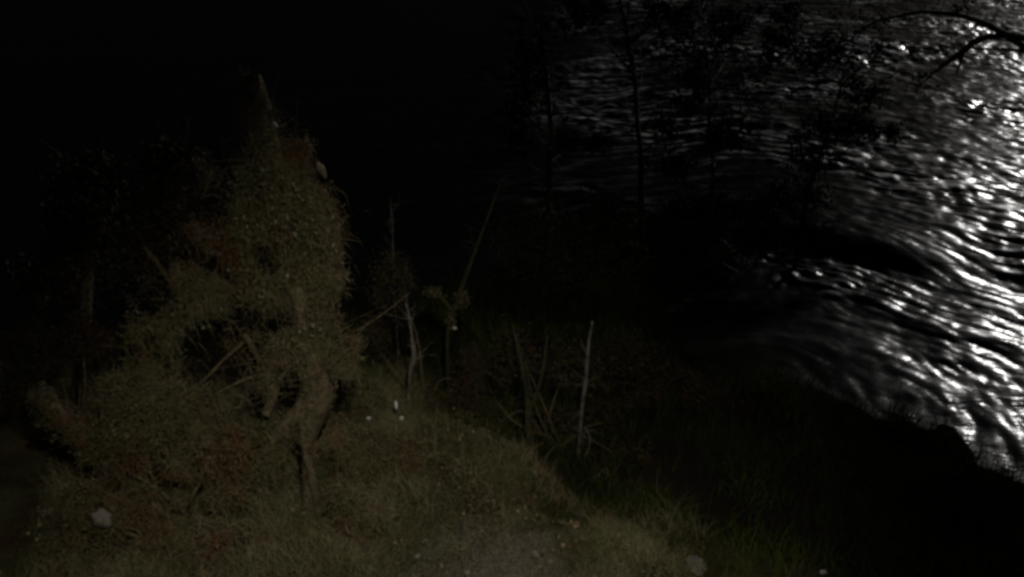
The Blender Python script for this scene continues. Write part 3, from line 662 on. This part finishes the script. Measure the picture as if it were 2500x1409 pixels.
# ------------------------------------------------------------------ grass, sedge and leaf litter (nobody could count them)
def blades(P, h, wdt, rng, lean=.5):
    n = len(P); a = rng.random(n) * 6.283; hh = (h * rng.uniform(.45, 1.3, n))[:, None]
    s = np.stack([np.cos(a), np.sin(a), 0 * a], 1) * wdt / 2
    b = rng.random(n) * 6.283; l = np.stack([np.cos(b), np.sin(b), 0 * b], 1) * (lean * rng.random(n))[:, None] * hh
    z = np.array((0, 0, 1.0))
    V = np.stack([P - s, P + s, P + l * .35 + z * hh * .6 + s * .7, P + l * .35 + z * hh * .6 - s * .7, P + l + z * hh * .92 + s * .1, P + l + z * hh * .92 - s * .1], 1).reshape(-1, 3)
    i = np.arange(n)[:, None] * 6
    return V, np.concatenate([i + np.array([[0, 1, 2, 3]]), i + np.array([[3, 2, 4, 5]])], 0)
def scatter(n, x0, x1, y0, y1, rng, dens=None):
    x = rng.uniform(x0, x1, n); y = rng.uniform(y0, y1, n)
    keep = bank_sd(x, y) < -.05
    if dens is not None: keep &= rng.random(n) < dens(x, y)
    x, y = x[keep], y[keep]; return np.stack([x, y, ground(x, y) - .01], 1)
rng = np.random.default_rng(1000)
def edge(x, y): return (x + 0.23) * 0.664 + (y - 7.2) * 0.748
gd = lambda x, y: np.clip(.35 + 1.1 * fbm(x * .9, y * .9, 71, 3), .05, 1) * sstep(1.9, -.3, edge(x, y) + 1.3 * perlin(x * .9, y * .9, 73)) * np.clip(np.hypot(x + .1, y - 5.0) - .45, .10, 1)
P = scatter(170000, -5, 4, 4.2, 10, rng, gd); V, F = blades(P, .25 * np.clip(.7 + .9 * fbm(P[:, 0] * 1.1, P[:, 1] * 1.1, 79, 3), .3, 1.9), .0065, rng, 1.5)
o = kind(link('bank_grass', mesh_np('bank_grass', V, F), M['grass']), 'stuff'); tag(o, 'short olive grass on the lamplit shelf of the bank', 'grass')
sdn = lambda x, y: np.clip(.45 + .9 * fbm(x * .7, y * .7, 75, 3), .05, 1) * sstep(-.6, .9, edge(x, y) + .5 * perlin(x, y, 77))
P = scatter(130000, -10, 11, 4.2, 19, rng, sdn); V, F = blades(P, .30 + .45 * sstep(-1.6, -.2, bank_sd(P[:, 0], P[:, 1])) * np.clip(.4 + fbm(P[:, 0], P[:, 1], 78, 2), 0, 1.2), .012, rng, 1.2)
o = kind(link('bank_sedge', mesh_np('bank_sedge', V, F), M['sedge']), 'stuff'); tag(o, 'dark long sedge on the slope down to the river', 'sedge')
P = scatter(9000, -5, 2.5, 4.2, 9.5, rng, lambda x, y: np.clip(.3 + fbm(x * .8, y * .8, 81, 2), .02, 1) * (edge(x, y) < .8)) + (0, 0, .03)
V, F = leaves(P, .035, rng, -.1, 1.3); o = kind(link('leaf_litter', mesh_np('leaf_litter', V, F), M['dryleaf']), 'stuff'); tag(o, 'fallen brown leaves scattered over the lamplit shelf', 'leaf litter')

wd = lambda x, y: np.clip(.30 + 1.3 * fbm(x * .75, y * .75, 85, 3) + .35 * sstep(.6, -1.2, x), .02, 1) * sstep(1.2, -.2, edge(x, y)) * np.clip(np.hypot(x - .1, y - 4.9) - .6, .03, 1)
P = scatter(50000, -4.6, 2.4, 4.2, 9.8, rng, wd)
P[:, 2] += rng.random(len(P)) ** 1.6 * (.06 + .30 * np.clip(.35 + fbm(P[:, 0] * .9, P[:, 1] * .9, 88, 3), 0, 1))
V, F = leaves(P, .026, rng, .1, 1.5); o = kind(link('ground_cover', mesh_np('ground_cover', V, F), M['bramble']), 'stuff'); tag(o, 'low tangle of ivy and weeds covering the lamplit shelf', 'weeds')
